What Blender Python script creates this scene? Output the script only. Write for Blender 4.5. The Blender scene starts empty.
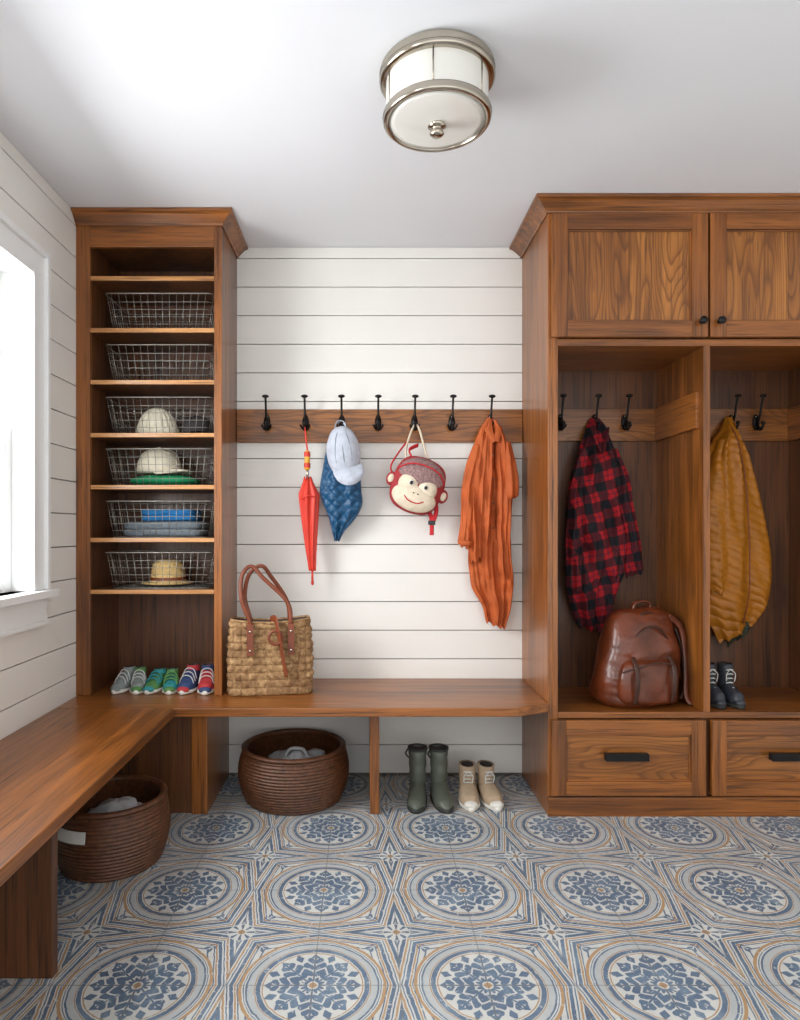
import bpy, math, random
from mathutils import Vector, Matrix, noise
random.seed(7)
sin,cos,pi=math.sin,math.cos,math.pi
scene=bpy.context.scene

# ------------------------------------------------------------------ materials
def lin(c):
    return tuple(((v/255)/12.92 if v/255<=0.04045 else ((v/255+0.055)/1.055)**2.4) for v in c)+(1.0,)

class NT:
    def __init__(s,name):
        s.m=bpy.data.materials.new(name); s.m.use_nodes=True
        s.t=s.m.node_tree; s.b=s.t.nodes['Principled BSDF']
    def n(s,typ,**kw):
        nd=s.t.nodes.new(typ)
        for k,v in kw.items(): setattr(nd,k,v)
        return nd
    def l(s,a,b): s.t.links.new(a,b)
    def coords(s,scale=(1,1,1),rot=(0,0,0),loc=(0,0,0)):
        tc=s.n('ShaderNodeTexCoord'); mp=s.n('ShaderNodeMapping')
        mp.inputs['Scale'].default_value=scale; mp.inputs['Rotation'].default_value=rot; mp.inputs['Location'].default_value=loc
        s.l(tc.outputs['Object'],mp.inputs['Vector']); return mp.outputs['Vector']
    def noise(s,vec,scale,detail=4,rough=.55,dist=0):
        nd=s.n('ShaderNodeTexNoise'); nd.inputs['Scale'].default_value=scale
        nd.inputs['Detail'].default_value=detail; nd.inputs['Roughness'].default_value=rough
        nd.inputs['Distortion'].default_value=dist
        s.l(vec,nd.inputs['Vector']); return nd.outputs['Fac']
    def ramp(s,fac,stops):
        r=s.n('ShaderNodeValToRGB'); e=r.color_ramp.elements
        while len(e)<len(stops): e.new(.5)
        for i,(p,c) in enumerate(stops): e[i].position=p; e[i].color=c
        s.l(fac,r.inputs['Fac']); return r.outputs['Color']
    def mix(s,fac,a,b,mode='MIX'):
        m=s.n('ShaderNodeMix',data_type='RGBA',blend_type=mode)
        for v,i in ((fac,0),(a,6),(b,7)):
            if hasattr(v,'is_linked'): s.l(v,m.inputs[i])
            else: m.inputs[i].default_value=v
        return m.outputs[2]
    def bump(s,h,strength=.3,dist=.01):
        b=s.n('ShaderNodeBump'); b.inputs['Strength'].default_value=strength; b.inputs['Distance'].default_value=dist
        s.l(h,b.inputs['Height']); s.l(b.outputs['Normal'],s.b.inputs['Normal'])

def simple(name,c,rough=.6,metal=0,var=.12,ns=25,bump=.15,bdist=.004,bns=None,sheen=0,coat=0):
    m=NT(name); v=m.coords(); f=m.noise(v,ns)
    c0=lin(c); d=tuple(x*(1-var) for x in c0[:3])+(1,); l=tuple(min(1,x*(1+var)) for x in c0[:3])+(1,)
    m.l(m.ramp(f,[(.3,d),(.7,l)]),m.b.inputs['Base Color'])
    m.b.inputs['Roughness'].default_value=rough; m.b.inputs['Metallic'].default_value=metal
    if sheen: m.b.inputs['Sheen Weight'].default_value=sheen
    if coat: m.b.inputs['Coat Weight'].default_value=coat
    if bump: m.bump(m.noise(v,bns or ns*4),bump,bdist)
    return m.m

def wood(name,axis,dark,mid,light,rough=.34,cath=0,off=0):
    m=NT(name); loc=(off,off,off)
    sc=[30,30,30]; sc[axis]=1.3
    v=m.coords(tuple(sc),loc=loc)
    f=m.noise(v,1.0,7,.68,.5)
    base=m.ramp(f,[(.32,lin(dark)),(.5,lin(mid)),(.68,lin(light))])
    sc2=[5,5,5]; sc2[axis]=.7
    f2=m.noise(m.coords(tuple(sc2),loc=loc),1.0,3)
    col=m.mix(m.ramp(f2,[(.38,(0,0,0,1)),(.68,(.6,.6,.6,1))]),base,lin(light))
    col=m.mix(m.ramp(f2,[(.28,(.55,.55,.55,1)),(.46,(0,0,0,1))]),col,lin(dark))
    # fine pores
    sc4=[150,150,150]; sc4[axis]=4
    f4=m.noise(m.coords(tuple(sc4),loc=loc),1.0,2)
    col=m.mix(m.ramp(f4,[(.32,(.7,.7,.7,1)),(.46,(0,0,0,1))]),col,lin(tuple(x*.62 for x in dark)))
    if cath:
        sc3=[5,5,5]; sc3[axis]=.8
        w=m.noise(m.coords(tuple(sc3),loc=loc),1.0,2,.4)
        mm=m.n('ShaderNodeMath',operation='MULTIPLY'); m.l(w,mm.inputs[0]); mm.inputs[1].default_value=30
        fr=m.n('ShaderNodeMath',operation='FRACT'); m.l(mm.outputs[0],fr.inputs[0])
        k=cath
        col=m.mix(m.ramp(fr.outputs[0],[(0,(k,k,k,1)),(.3,(k*.25,)*3+(1,)),(.85,(0,0,0,1)),(1,(k,k,k,1))]),col,lin(dark))
    m.l(col,m.b.inputs['Base Color'])
    m.b.inputs['Roughness'].default_value=rough
    m.b.inputs['Coat Weight'].default_value=.25; m.b.inputs['Coat Roughness'].default_value=.2
    m.bump(f,.12,.002)
    return m.m
D_,M_,L_=(78,42,14),(126,73,27),(164,98,40)
WX=wood('stained_wood_x',0,D_,M_,L_); WY=wood('stained_wood_y',1,D_,M_,L_); WZ=wood('stained_wood_z',2,D_,M_,L_)
PD,PM,PL=(108,62,20),(162,100,39),(196,128,58)
WP=wood('oak_panel_a',2,PD,PM,PL,cath=.85); WP2=wood('oak_panel_b',2,(92,51,17),(138,83,31),(168,105,45),cath=.8,off=3.7)
WR=wood('oak_rail',0,(92,52,17),(142,85,32),(176,111,48),cath=.75)
WE=wood('shelf_edge_lit_wood',0,(150,98,48),(184,128,72),(204,150,94))  # front edges coloured lighter, painting in the light that falls on them
WI=wood('stained_interior_shaded',2,(54,29,12),(86,48,21),(112,67,31),rough=.5)  # interior stain made darker still, so cubby shade is in the colour
SHIP=simple('painted_shiplap',(236,234,228),.5,var=.015,ns=4,bump=.02)
TRIM=simple('white_trim_paint',(240,241,240),.35,var=.01,ns=4,bump=.01)
GAP=simple('shiplap_groove',(120,112,96),.9)
CEIL=simple('ceiling_paint',(228,230,234),.85,var=.01,ns=3,bump=.02)
IRON=simple('black_iron',(36,35,35),.38,.7,ns=60)
NICK=simple('polished_nickel',(182,174,160),.16,1,var=.04,bump=0)
WIRE=simple('wire_metal',(142,138,130),.36,.6,bump=0)
OPAL=simple('opal_glass',(226,225,218),.25,var=.01,bump=0,coat=.4)

# ------------------------------------------------------------------ floor material
class E:
    nt=None
    def __init__(s,k): s.k=k
    @staticmethod
    def op(o,*a):
        nd=E.nt.n('ShaderNodeMath',operation=o)
        for i,x in enumerate(a):
            if isinstance(x,E): E.nt.l(x.k,nd.inputs[i])
            else: nd.inputs[i].default_value=float(x)
        return E(nd.outputs[0])
    def __add__(s,o): return E.op('ADD',s,o)
    __radd__=__add__
    def __sub__(s,o): return E.op('SUBTRACT',s,o)
    def __rsub__(s,o): return E.op('SUBTRACT',o,s)
    def __mul__(s,o): return E.op('MULTIPLY',s,o)
    __rmul__=__mul__
    def __truediv__(s,o): return E.op('DIVIDE',s,o)
    def __gt__(s,o): return E.op('GREATER_THAN',s,o)
    def __lt__(s,o): return E.op('LESS_THAN',s,o)
def Eabs(x): return E.op('ABSOLUTE',x)
def Emin(a,b): return E.op('MINIMUM',a,b)
def Emax(a,b): return E.op('MAXIMUM',a,b)
def Esin(a): return E.op('SINE',a)
def band(x,a,b): return (x>a)*(x<b)
def sepxyz(m,vec):
    s=m.n('ShaderNodeSeparateXYZ'); m.l(vec,s.inputs[0]); return [E(o) for o in s.outputs]

def floor_mat():
    m=NT('patterned_cement_tile'); E.nt=m
    v=m.coords(); x,y,z=sepxyz(m,v)
    P=.443
    wob=E(m.noise(v,34,2))*.014-.007
    u=E.op('FRACT',(x+.132)/P+100.5)-.5; w=E.op('FRACT',(y+.995)/P+100.5)-.5
    uw=u+wob; ww=w+wob
    a=Eabs(uw); b=Eabs(ww)
    R0=E.op('SQRT',uw*uw+ww*ww); th=E.op('ARCTAN2',ww,uw)
    r=R0/.93
    p=.5-a; q=.5-b; mn=Emin(p,q); mx=Emax(p,q); s=mn+mx*.2
    out=r>.452
    dg=(mx-mn)
    cr=E.op('SQRT',p*p+q*q)
    blueC=Emin(1,band(s,.026,.036)+band(s,.050,.074)+band(s,.104,.112)+band(s,.122,.144)+band(s,.166,.174)+band(s,.205,.215))
    leafC=(dg<.04)*band(cr,.17,.262)*(dg>.006)*(Esin((cr-dg*.9)*150)>-.4)
    orC=Emin(1,(cr<.024)+band(s,.082,.094)+band(s,.150,.160))*out
    petals=band(cr,.034,.082)*(Eabs(Esin(E.op('ARCTAN2',p,q)*4))<.55)
    star=cr>.088
    # eight branches with rounded, curling leaflets: four broad (diagonal) and four slim
    fr=Eabs(E.op('FRACT',th/(pi/4)+8.5)-.5)*(pi/4); t=r*Esin(fr)
    W=.080*E.op('POWER',Esin(E.op('MINIMUM',r*(pi/.30),pi)),.7)
    # round leaflets: distance to a chain of discs placed along a slanted row
    k=r-t*.75
    cell=E.op('FRACT',k/.062)-.5
    leafl=((cell*cell*.0036+(t-W*.55)*(t-W*.55)*.9)<(W*.46)*(W*.46))*(t>.006)*(Eabs(cell)<.40)+(t<.0065)
    leaf=Emin(1,leafl)*(r>.035)*(r<.275)
    tip=(t<(.30-r)*.8)*band(r,.255,.300)
    fr2=Eabs(E.op('FRACT',th/(pi/4)+8.0)-.5)*(pi/4); t2=r*Esin(fr2)
    tear=(t2<(Eabs(r-.268)*(-.7)+.030))*(r<.315)
    blueM=Emin(1,leaf+tip+tear+band(r,.318,.348)+band(r,.398,.410)+band(r,.418,.424))
    wash=band(r,.350,.398)
    orM=Emin(1,band(r,.432,.452)+(r<.024)+band(r,.302,.310)+band(r,.352,.358))
    blue=Emin(1,(blueC*star+leafC+petals)*out+blueM*(r<.452)); orange=Emin(1,orC+orM)
    wear=m.noise(v,8,5,.7); fine=m.noise(v,60,3,.7)
    cream=m.mix(wear,lin((164,166,164)),lin((212,212,206)))
    bl=m.ramp(wear,[(.3,lin((52,76,104))),(.52,lin((72,98,124))),(.72,lin((112,134,152)))])
    og=m.mix(fine,lin((134,98,54)),lin((184,140,84)))
    keep=E(fine)>.38
    c=m.mix((wash*.26).k,cream,lin((80,106,128)))
    c=m.mix((blue*(.35+.55*keep)).k,c,bl)
    c=m.mix((orange*(.35+.5*keep)).k,c,og)
    ga=Emin(Emin(Eabs(u),.5-Eabs(u)),Emin(Eabs(w),.5-Eabs(w)))
    grout=ga<.004
    c=m.mix((grout*.55).k,c,lin((112,108,100)))
    m.l(c,m.b.inputs['Base Color'])
    m.b.inputs['Roughness'].default_value=.42
    m.bump((1-grout+E(fine)*.2).k,.25,.003)
    return m.m
FLOOR=floor_mat()

def plaid_mat():
    m=NT('red_plaid_flannel'); E.nt=m
    x,y,z=sepxyz(m,m.coords(rot=(0,math.radians(14),0)))
    wv=E(m.noise(m.coords(),7,2))*.06
    P=.085
    fx=E.op('FRACT',(x+wv)/P+50.2); fz=E.op('FRACT',(z+wv)/P+50.2)
    sx=fx<.5; sz=fz<.5
    lx=band(fx,.72,.77)+band(fz,.72,.77)
    k=sx*.5+sz*.5
    c=m.ramp(k.k,[(0,lin((170,16,28))),(.25,lin((170,16,28))),(.26,lin((84,14,24))),(.7,lin((84,14,24))),(.76,lin((16,15,24)))])
    c=m.mix(Emin(lx*.6,1).k,c,lin((18,18,40)))
    m.l(c,m.b.inputs['Base Color']); m.b.inputs['Roughness'].default_value=.85
    m.bump(m.noise(m.coords(),350),.2,.002)
    return m.m
PLAID=plaid_mat()
ORANGE=simple('rust_orange_canvas',(184,88,36),.75,ns=12,bns=220,var=.15)
RED=simple('red_nylon',(214,58,40),.5,ns=12); YEL=simple('yellow_plastic',(230,165,40),.35,bump=0)
CAPG=simple('pale_grey_cotton',(186,192,204),.8,ns=30,bns=300)
TEAL=simple('teal_quilted_nylon',(12,74,112),.45,ns=20)
MAROON=simple('monkey_red_fabric',(156,44,50),.75,ns=30,bns=240)
GREYF=simple('patterned_grey_fabric',(142,112,110),.8,ns=110,var=.5)
CREAM=simple('cream_felt',(224,210,186),.85,ns=30,bns=240)
REDS=simple('red_webbing',(196,30,42),.7); BLK=simple('black_enamel',(18,18,18),.3,bump=0)
MUST=simple('mustard_quilted_nylon',(176,110,24),.45,ns=14)
GREEN=simple('dark_green_lining',(44,52,34),.6)
LEA=simple('cognac_leather',(98,44,20),.36,ns=9,bns=60,bump=.5,var=.45,coat=.2)
LEAD=simple('dark_leather',(62,30,17),.38,ns=20,bump=.3,var=.2)
STRAP=simple('saddle_leather',(122,60,34),.42,ns=20,var=.2)
BOOT=simple('olive_rubber',(84,88,78),.42,ns=10); BOOTS=simple('boot_sole_rubber',(46,48,44),.7)
BEIGE=simple('beige_suede',(172,150,124),.9,ns=30); SOLE=simple('white_rubber',(214,210,200),.6)
LACE=simple('lace_cotton',(200,200,196),.8); NAVY=simple('charcoal_leather',(52,56,64),.4)
INS=simple('shoe_lining',(60,52,48),.95)
SGREY=simple('shoe_grey',(128,136,134),.8); STEAL=simple('shoe_teal',(44,136,140),.7); SGRN=simple('shoe_green',(82,130,70),.7)
SRED=simple('shoe_red',(176,48,52),.7); SBLU=simple('shoe_blue',(46,66,108),.7)
KNIT=simple('cream_knit',(228,220,198),.95,ns=30,bump=.6,bns=120); CGRN=simple('green_cotton',(14,140,88),.8)
FBLU=simple('folded_blue_cotton',(30,110,168),.85); FGRY=simple('folded_grey_wool',(112,122,130),.9)
CHAR=simple('charcoal_cap',(52,50,50),.85)
STRAW=simple('straw',(220,186,122),.85,ns=80,bump=.6,bns=160,var=.2)
PAPER=simple('crumpled_cotton',(176,176,178),.85,ns=8); LABEL=simple('label_card',(214,212,206),.7)
WICK=simple('dark_rattan',(90,54,32),.42,ns=60,var=.45,bump=.5,bns=150)
def weave_mat():
    m=NT('woven_seagrass'); E.nt=m
    v=m.coords(); f=m.noise(v,60,4,.7); g=m.noise(v,14,3)
    c=m.ramp(f,[(.3,lin((90,62,36))),(.5,lin((160,124,82))),(.72,lin((204,170,124)))])
    c=m.mix(m.ramp(g,[(.42,(0,0,0,1)),(.62,(.6,.6,.6,1))]),c,lin((116,80,48)))
    m.l(c,m.b.inputs['Base Color']); m.b.inputs['Roughness'].default_value=.8; m.bump(f,.5,.004); return m.m
WEAVE=weave_mat()

# ------------------------------------------------------------------ mesh builder
class B:
    def __init__(s): s.v=[];s.f=[];s.mi=[];s.sm=[];s.mats=[];s.M=Matrix.Identity(4)
    def mat(s,m):
        if m not in s.mats: s.mats.append(m)
        return s.mats.index(m)
    def add(s,vs,fs,m,smooth=True):
        o=len(s.v); i=s.mat(m)
        s.v+=[tuple(s.M@Vector(p)) for p in vs]
        for f in fs: s.f.append(tuple(o+k for k in f)); s.mi.append(i); s.sm.append(smooth)
    def box(s,x0,x1,y0,y1,z0,z1,m):
        x0,x1=sorted((x0,x1));y0,y1=sorted((y0,y1));z0,z1=sorted((z0,z1))
        vs=[(x,y,z) for x in(x0,x1) for y in(y0,y1) for z in(z0,z1)]
        s.add(vs,[(0,1,3,2),(4,6,7,5),(0,4,5,1),(2,3,7,6),(0,2,6,4),(1,5,7,3)],m,False)
    def prism(s,poly,z0,z1,m):
        n=len(poly); vs=[(x,y,z0) for x,y in poly]+[(x,y,z1) for x,y in poly]
        s.add(vs,[tuple(range(n))[::-1],tuple(range(n,2*n))]+[(i,(i+1)%n,n+(i+1)%n,n+i) for i in range(n)],m,False)
    def loft(s,rings,m,cap=(True,True),smooth=True):
        n=len(rings[0]); vs=[p for r in rings for p in r]; fs=[]
        for j in range(len(rings)-1):
            for i in range(n):
                k=(i+1)%n; fs.append((j*n+i,j*n+k,(j+1)*n+k,(j+1)*n+i))
        if cap[0]: fs.append(tuple(range(n))[::-1])
        if cap[1]: fs.append(tuple(range((len(rings)-1)*n,len(rings)*n)))
        s.add(vs,fs,m,smooth)
    def lathe(s,prof,c,m,n=48,a=1,b=1,cap=(True,True),smooth=True):
        s.loft([[(c[0]+r*a*cos(2*pi*i/n),c[1]+r*b*sin(2*pi*i/n),c[2]+z) for i in range(n)] for r,z in prof],m,cap,smooth)
    def ell(s,c,r,m,nu=28,nv=16,rot=None,dfn=None):
        Rm=rot or Matrix.Identity(3); rings=[]
        for j in range(nv+1):
            ph=-pi/2+pi*j/nv; ring=[]
            for i in range(nu):
                t=2*pi*i/nu; d=Vector((cos(ph)*cos(t),cos(ph)*sin(t),sin(ph)))
                k=1+(dfn(d) if dfn else 0)
                p=Rm@Vector((d.x*r[0]*k,d.y*r[1]*k,d.z*r[2]*k)); ring.append((c[0]+p.x,c[1]+p.y,c[2]+p.z))
            rings.append(ring)
        s.loft(rings,m,(False,False))
    def tube(s,pts,r,m,n=8,sub=6,flat=None,closed=False,smoothpath=True):
        P=[Vector(p) for p in pts]
        if smoothpath and len(P)>2:
            Q=[];N=len(P)
            segs=N if closed else N-1
            for i in range(segs):
                g=(lambda k:P[k%N]) if closed else (lambda k:P[max(0,min(N-1,k))])
                p0,p1,p2,p3=g(i-1),g(i),g(i+1),g(i+2)
                for j in range(sub):
                    t=j/sub
                    Q.append(.5*((2*p1)+(p2-p0)*t+(2*p0-5*p1+4*p2-p3)*t*t+(3*p1-p0-3*p2+p3)*t**3))
            if not closed: Q.append(P[-1])
            P=Q
        rings=[];N=len(P);up=None
        for i,p in enumerate(P):
            if closed: d=P[(i+1)%N]-P[i-1]
            else: d=P[min(i+1,N-1)]-P[max(i-1,0)]
            if d.length<1e-9: d=Vector((0,0,1))
            d.normalize()
            if up is None: up=Vector((0,1,0)) if abs(d.y)<.9 else Vector((1,0,0))
            up=(up-d*up.dot(d)); 
            if up.length<1e-6: up=d.orthogonal()
            up.normalize(); sd=d.cross(up)
            ra,rb=(r,r) if not flat else (flat[0],flat[1])
            rings.append([tuple(p+sd*ra*cos(2*pi*k/n)+up*rb*sin(2*pi*k/n)) for k in range(n)])
        if closed: rings.append(rings[0])
        s.loft(rings,m,(not closed,not closed))
    def done(s,name,bevel=0,seg=2):
        me=bpy.data.meshes.new(name)
        c=[(min(v[i] for v in s.v)+max(v[i] for v in s.v))/2 for i in range(2)]; z0=min(v[2] for v in s.v)
        if name in('floor',): c=[0,0];z0=0
        me.from_pydata([(v[0]-c[0],v[1]-c[1],v[2]-z0) for v in s.v],[],s.f)
        for m in s.mats: me.materials.append(m)
        me.polygons.foreach_set('material_index',s.mi); me.polygons.foreach_set('use_smooth',s.sm); me.update()
        o=bpy.data.objects.new(name,me); scene.collection.objects.link(o); o.location=(c[0],c[1],z0)
        if bevel:
            bm=o.modifiers.new('bevel','BEVEL'); bm.width=bevel; bm.segments=seg; bm.limit_method='ANGLE'; bm.angle_limit=math.radians(50)
        return o
def ring(cx,cy,z,a,b,n=40,p=2.0):
    out=[]
    for i in range(n):
        t=2*pi*i/n; c,s_=cos(t),sin(t)
        out.append((cx+a*math.copysign(abs(c)**(2/p),c),cy+b*math.copysign(abs(s_)**(2/p),s_),z))
    return out
def interp(rows,t):
    n=len(rows)-1; x=t*n; i=min(int(x),n-1); f=x-i
    g=lambda k:rows[max(0,min(n,k))]
    r=[]
    for a0,a1,a2,a3 in zip(g(i-1),g(i),g(i+1),g(i+2)):
        r.append(.5*(2*a1+(a2-a0)*f+(2*a0-5*a1+4*a2-a3)*f*f+(3*a1-a0-3*a2+a3)*f**3))
    return r
def drape(b,rows,m,wall=-.02,N=110,Mv=110,folds=((3,.010,4,0),(7,.006,-6,1),(12,.003,9,2)),edge=.004,disp=None,nz=.006,hem=0,hemw=.006,seed=0):
    """hanging cloth: rows=(z,xleft,xright,half_depth); folds fan out from the hook and end in an open wavy hem"""
    rings=[]
    for j in range(Mv+1):
        t=j/Mv; z,xl,xr,d=interp(rows,t); d=max(d,.002)
        xl+=edge*noise.noise(Vector((3.1+seed,z*8,0)))*2; xr+=edge*noise.noise(Vector((9.7+seed,z*8,0)))*2
        cx=(xl+xr)/2; a=max((xr-xl)/2,.002); cy=wall-d; ring_=[]
        taper=min(1,t*6)
        pz=.9*noise.noise(Vector((seed+1.7,z*2.6,0)))
        for i in range(N):
            th=2*pi*i/N; u=cos(th); s_=sin(th)
            x=cx+a*u; y=cy+d*s_
            zz=z+(hem*u+hemw*sin(u*9+seed)+hemw*.6*sin(u*17+2))*max(0,t-.6)/.4
            if s_<0:
                k=-s_; fo=0
                for K,A,C,ph in folds:
                    amp=A*(.65+.7*noise.noise(Vector((u*1.5+K,z*3.1,seed))))
                    fo+=amp*(1-2*abs(sin((K*u*1.6+C*z+ph+pz*1.5)/2)))
                fo+=nz*noise.noise(Vector((x*24+z*5,z*5,1.3+seed)))*2+nz*.6*noise.noise(Vector((x*30+z*14,z*26,7.3)))
                y-=fo*min(1,k*1.6)*taper
                if disp: y-=disp(x,z,u)*min(1,k*2)*taper
            ring_.append((x,min(y,wall+.004),zz))
        rings.append(ring_)
    last=rings[-1]; cx=sum(p[0] for p in last)/N; cy=sum(p[1] for p in last)/N
    rings.append([(cx+(p[0]-cx)*.93,cy+(p[1]-cy)*.8,p[2]+.002) for p in last])
    rings.append([(cx+(p[0]-cx)*.85,cy+(p[1]-cy)*.6,p[2]+.04) for p in last])
    b.loft(rings,m)

# ------------------------------------------------------------------ room
H=2.48; XL=-1.213; XR=2.06; YF=-4.2
b=B(); b.box(XL-.15,XR+.1,YF,.1,-.08,0,FLOOR); b.done('floor')
b=B(); b.box(XL-.15,XR+.1,YF,.1,H,H+.08,CEIL); b.done('ceiling')
BH=.1343; Z0=2.292-17*BH
bands=[]
z=Z0
while z<H:
    bands.append((max(0,z),min(H,z+BH))); z+=BH
G=.0022
b=B(); b.box(XL-.15,XR+.1,.018,.1,0,H,GAP)
for z0,z1 in bands:
    if z1-z0>.01: b.box(XL-.02,XR,.0,.018,z0+G,z1-G,SHIP)
b.done('wall_back')
WY0,WY1,WZ0,WZ1=-1.72,-.735,.93,2.075
ADDED_W2=(-3.5,-2.45)  # unseen second window, added to let in more light
b=B()
for (y0,y1) in ((WY1,.1),(ADDED_W2[1],WY0),(YF,ADDED_W2[0])): b.box(XL-.15,XL-.018,y0,y1,0,H,GAP)
for (y0,y1) in ((WY0,WY1),ADDED_W2):
    b.box(XL-.15,XL-.018,y0,y1,0,WZ0,GAP); b.box(XL-.15,XL-.018,y0,y1,WZ1,H,GAP)
for z0,z1 in bands:
    if z1-z0<.01: continue
    if z1<=WZ0 or z0>=WZ1: b.box(XL-.018,XL,YF,0,z0+G,z1-G,SHIP); continue
    for (y0,y1) in ((WY1,0),(ADDED_W2[1],WY0),(YF,ADDED_W2[0])): b.box(XL-.018,XL,y0,y1,z0+G,z1-G,SHIP)
    for (y0,y1) in ((WY0,WY1),ADDED_W2):
        if z0<WZ0: b.box(XL-.018,XL,y0,y1,z0+G,WZ0,SHIP)
        if z1>WZ1: b.box(XL-.018,XL,y0,y1,WZ1,z1-G,SHIP)
b.done('wall_left')
b=B(); b.box(XR,XR+.1,YF,.1,0,H,SHIP); b.done('wall_right')
def window(name,y0,y1):
    b=B(); c=.11; x=XL; e=.014
    b.box(x,x+.02,y0-c+.022,y0-e,WZ0,WZ1+e,TRIM); b.box(x,x+.02,y1+e,y1+c-.022,WZ0,WZ1+e,TRIM)
    b.box(x,x+.02,y0-c+.022,y1+c-.022,WZ1+e,WZ1+.088,TRIM)
    b.box(x,x+.034,y1+c-.022,y1+c,WZ0,WZ1+.11,TRIM); b.box(x,x+.034,y0-c,y0-c+.022,WZ0,WZ1+.11,TRIM)
    b.box(x,x+.034,y0-c+.022,y1+c-.022,WZ1+.088,WZ1+.11,TRIM)
    b.box(x-.14,x+.027,y1-.001,y1+e,WZ0,WZ1+e,TRIM); b.box(x-.14,x+.027,y0-e,y0+.001,WZ0,WZ1+e,TRIM)
    b.box(x-.14,x+.026,y0+.001,y1-.001,WZ1-.001,WZ1+e,TRIM)
    b.box(x-.13,x+.055,y0-c-.025,y1+c+.025,WZ0-.028,WZ0,TRIM)
    b.box(x,x+.022,y0-c,y1+c,WZ0-.115,WZ0-.028,TRIM)
    b.box(x,x+.03,y0-c,y1+c,WZ0-.13,WZ0-.115,TRIM)
    zm=(WZ0+WZ1)/2
    for xa,za,zb in ((x-.12,zm-.02,WZ1-.001),(x-.085,WZ0,zm+.02)):
        b.box(xa,xa+.03,y0+.001,y0+.05,za,zb,TRIM); b.box(xa,xa+.03,y1-.05,y1-.001,za,zb,TRIM)
        b.box(xa,xa+.03,y0+.05,y1-.05,za,za+.04,TRIM); b.box(xa,xa+.03,y0+.05,y1-.05,zb-.045,zb,TRIM)
    return b.done(name,.002)
window('window_1',WY0,WY1); window('added_window_2',*ADDED_W2)  # the second one is out of view, added for its light

# ------------------------------------------------------------------ cabinetry helpers
def crown(b,path,mat,zb=2.425,k=1.0):
    prof=[(0,zb),(.008,zb),(.011,zb+.008),(.016,zb+.012),(.028,zb+.022),(.046,zb+.036),(.055,zb+.040),(.064,zb+.042),(.066,H-.001),(0,H-.001)]
    rings=[[ (p[0]+n[0]*o*k,p[1]+n[1]*o*k,z) for o,z in prof] for p,n in path]
    b.loft(rings,mat,smooth=False)
def shaker(b,x0,x1,z0,z1,y,fw=.064,panels=(WP,)):
    t=.02
    b.box(x0,x0+fw,y-t,y,z0,z1,WZ); b.box(x1-fw,x1,y-t,y,z0,z1,WZ)
    b.box(x0+fw,x1-fw,y-t,y,z0,z0+fw,WX); b.box(x0+fw,x1-fw,y-t,y,z1-fw,z1,WX)
    n=len(panels); w=(x1-x0-2*fw)/n
    for i,pm in enumerate(panels): b.box(x0+fw+w*i,x0+fw+w*(i+1),y-.006,y,z0+fw,z1-fw,pm)
    e=.006
    for q in ((x0+fw,x0+fw+e,z0+fw,z1-fw,WZ),(x1-fw-e,x1-fw,z0+fw,z1-fw,WZ),(x0+fw,x1-fw,z0+fw,z0+fw+e,WX),(x0+fw,x1-fw,z1-fw-e,z1-fw,WX)):
        b.box(q[0],q[1],y-.013,y-.005,q[2],q[3],q[4])

# locker cabinet
CX0=.737; CF=-.441; S1=(1.365,1.392); CX1=2.055
b=B()
F=CF+.02
b.box(CX0,CX0+.02,CF,-.001,0,H-.002,WZ)
b.box(CX0+.02,.778,CF,F,.0,2.44,WZ)
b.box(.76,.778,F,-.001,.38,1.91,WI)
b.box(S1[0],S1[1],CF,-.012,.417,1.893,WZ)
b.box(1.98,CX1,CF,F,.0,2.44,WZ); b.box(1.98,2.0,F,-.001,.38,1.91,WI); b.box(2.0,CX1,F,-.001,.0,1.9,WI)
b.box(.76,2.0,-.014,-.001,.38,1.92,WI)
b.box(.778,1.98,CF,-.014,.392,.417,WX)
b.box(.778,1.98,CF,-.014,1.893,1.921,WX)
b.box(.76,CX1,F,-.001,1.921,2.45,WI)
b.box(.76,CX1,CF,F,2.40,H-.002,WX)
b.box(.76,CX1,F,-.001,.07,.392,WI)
b.box(CX0-.003,CX1,CF-.012,CF-.0005,.0,.078,WX)
b.box(CX0-.003,CX1,CF-.018,CF-.0005,.066,.076,WX)
shaker(b,.748,1.374,1.925,2.42,CF,panels=(WP2,WP)); shaker(b,1.383,2.02,1.925,2.42,CF,panels=(WP,WP2))
shaker(b,.748,1.366,.085,.388,CF,.058,(WR,)); shaker(b,1.39,2.02,.085,.388,CF,.058,(WR,))
for x0,x1 in ((.778,S1[0]),(S1[1],1.98)):
    b.box(x0,x1,-.032,-.014,1.565,1.715,WR)
b.box(S1[0]-.016,S1[0],CF+.03,-.032,1.565,1.715,WY)
b.box(1.964,1.98,CF+.03,-.032,1.565,1.715,WY)
crown(b,[((CX0,-.001),(-1,0)),((CX0,CF),(-1,-1)),((CX1,CF),(0,-1))],WX,k=.92)
cab=b.done('locker_cabinet',.002)
def knob(x,z):
    b=B(); y=CF-.02
    b.M=Matrix.Translation((x,y,z))@Matrix.Rotation(pi/2,4,'X')
    b.lathe([(.009,0),(.009,.003),(.005,.006),(.005,.014),(.014,.018),(.016,.024),(.012,.030),(.003,.032)],(0,0,0),IRON,24)
    b.done('cabinet_knob')
knob(1.345,1.985); knob(1.418,1.985)
def pull(x,z):
    b=B(); y=CF-.02
    b.box(x-.084,x+.084,y-.003,y,z-.006,z+.014,IRON)
    b.box(x-.086,x+.086,y-.026,y-.020,z-.014,z+.014,IRON)
    b.box(x-.086,x+.086,y-.020,y-.0,z+.009,z+.014,IRON)
    for s_ in(-1,1): b.box(x+s_*.086,x+s_*.080,y-.020,y,z-.012,z+.009,IRON)
    b.done('drawer_pull',.003)
pull(1.042,.247); pull(1.70,.247)

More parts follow.
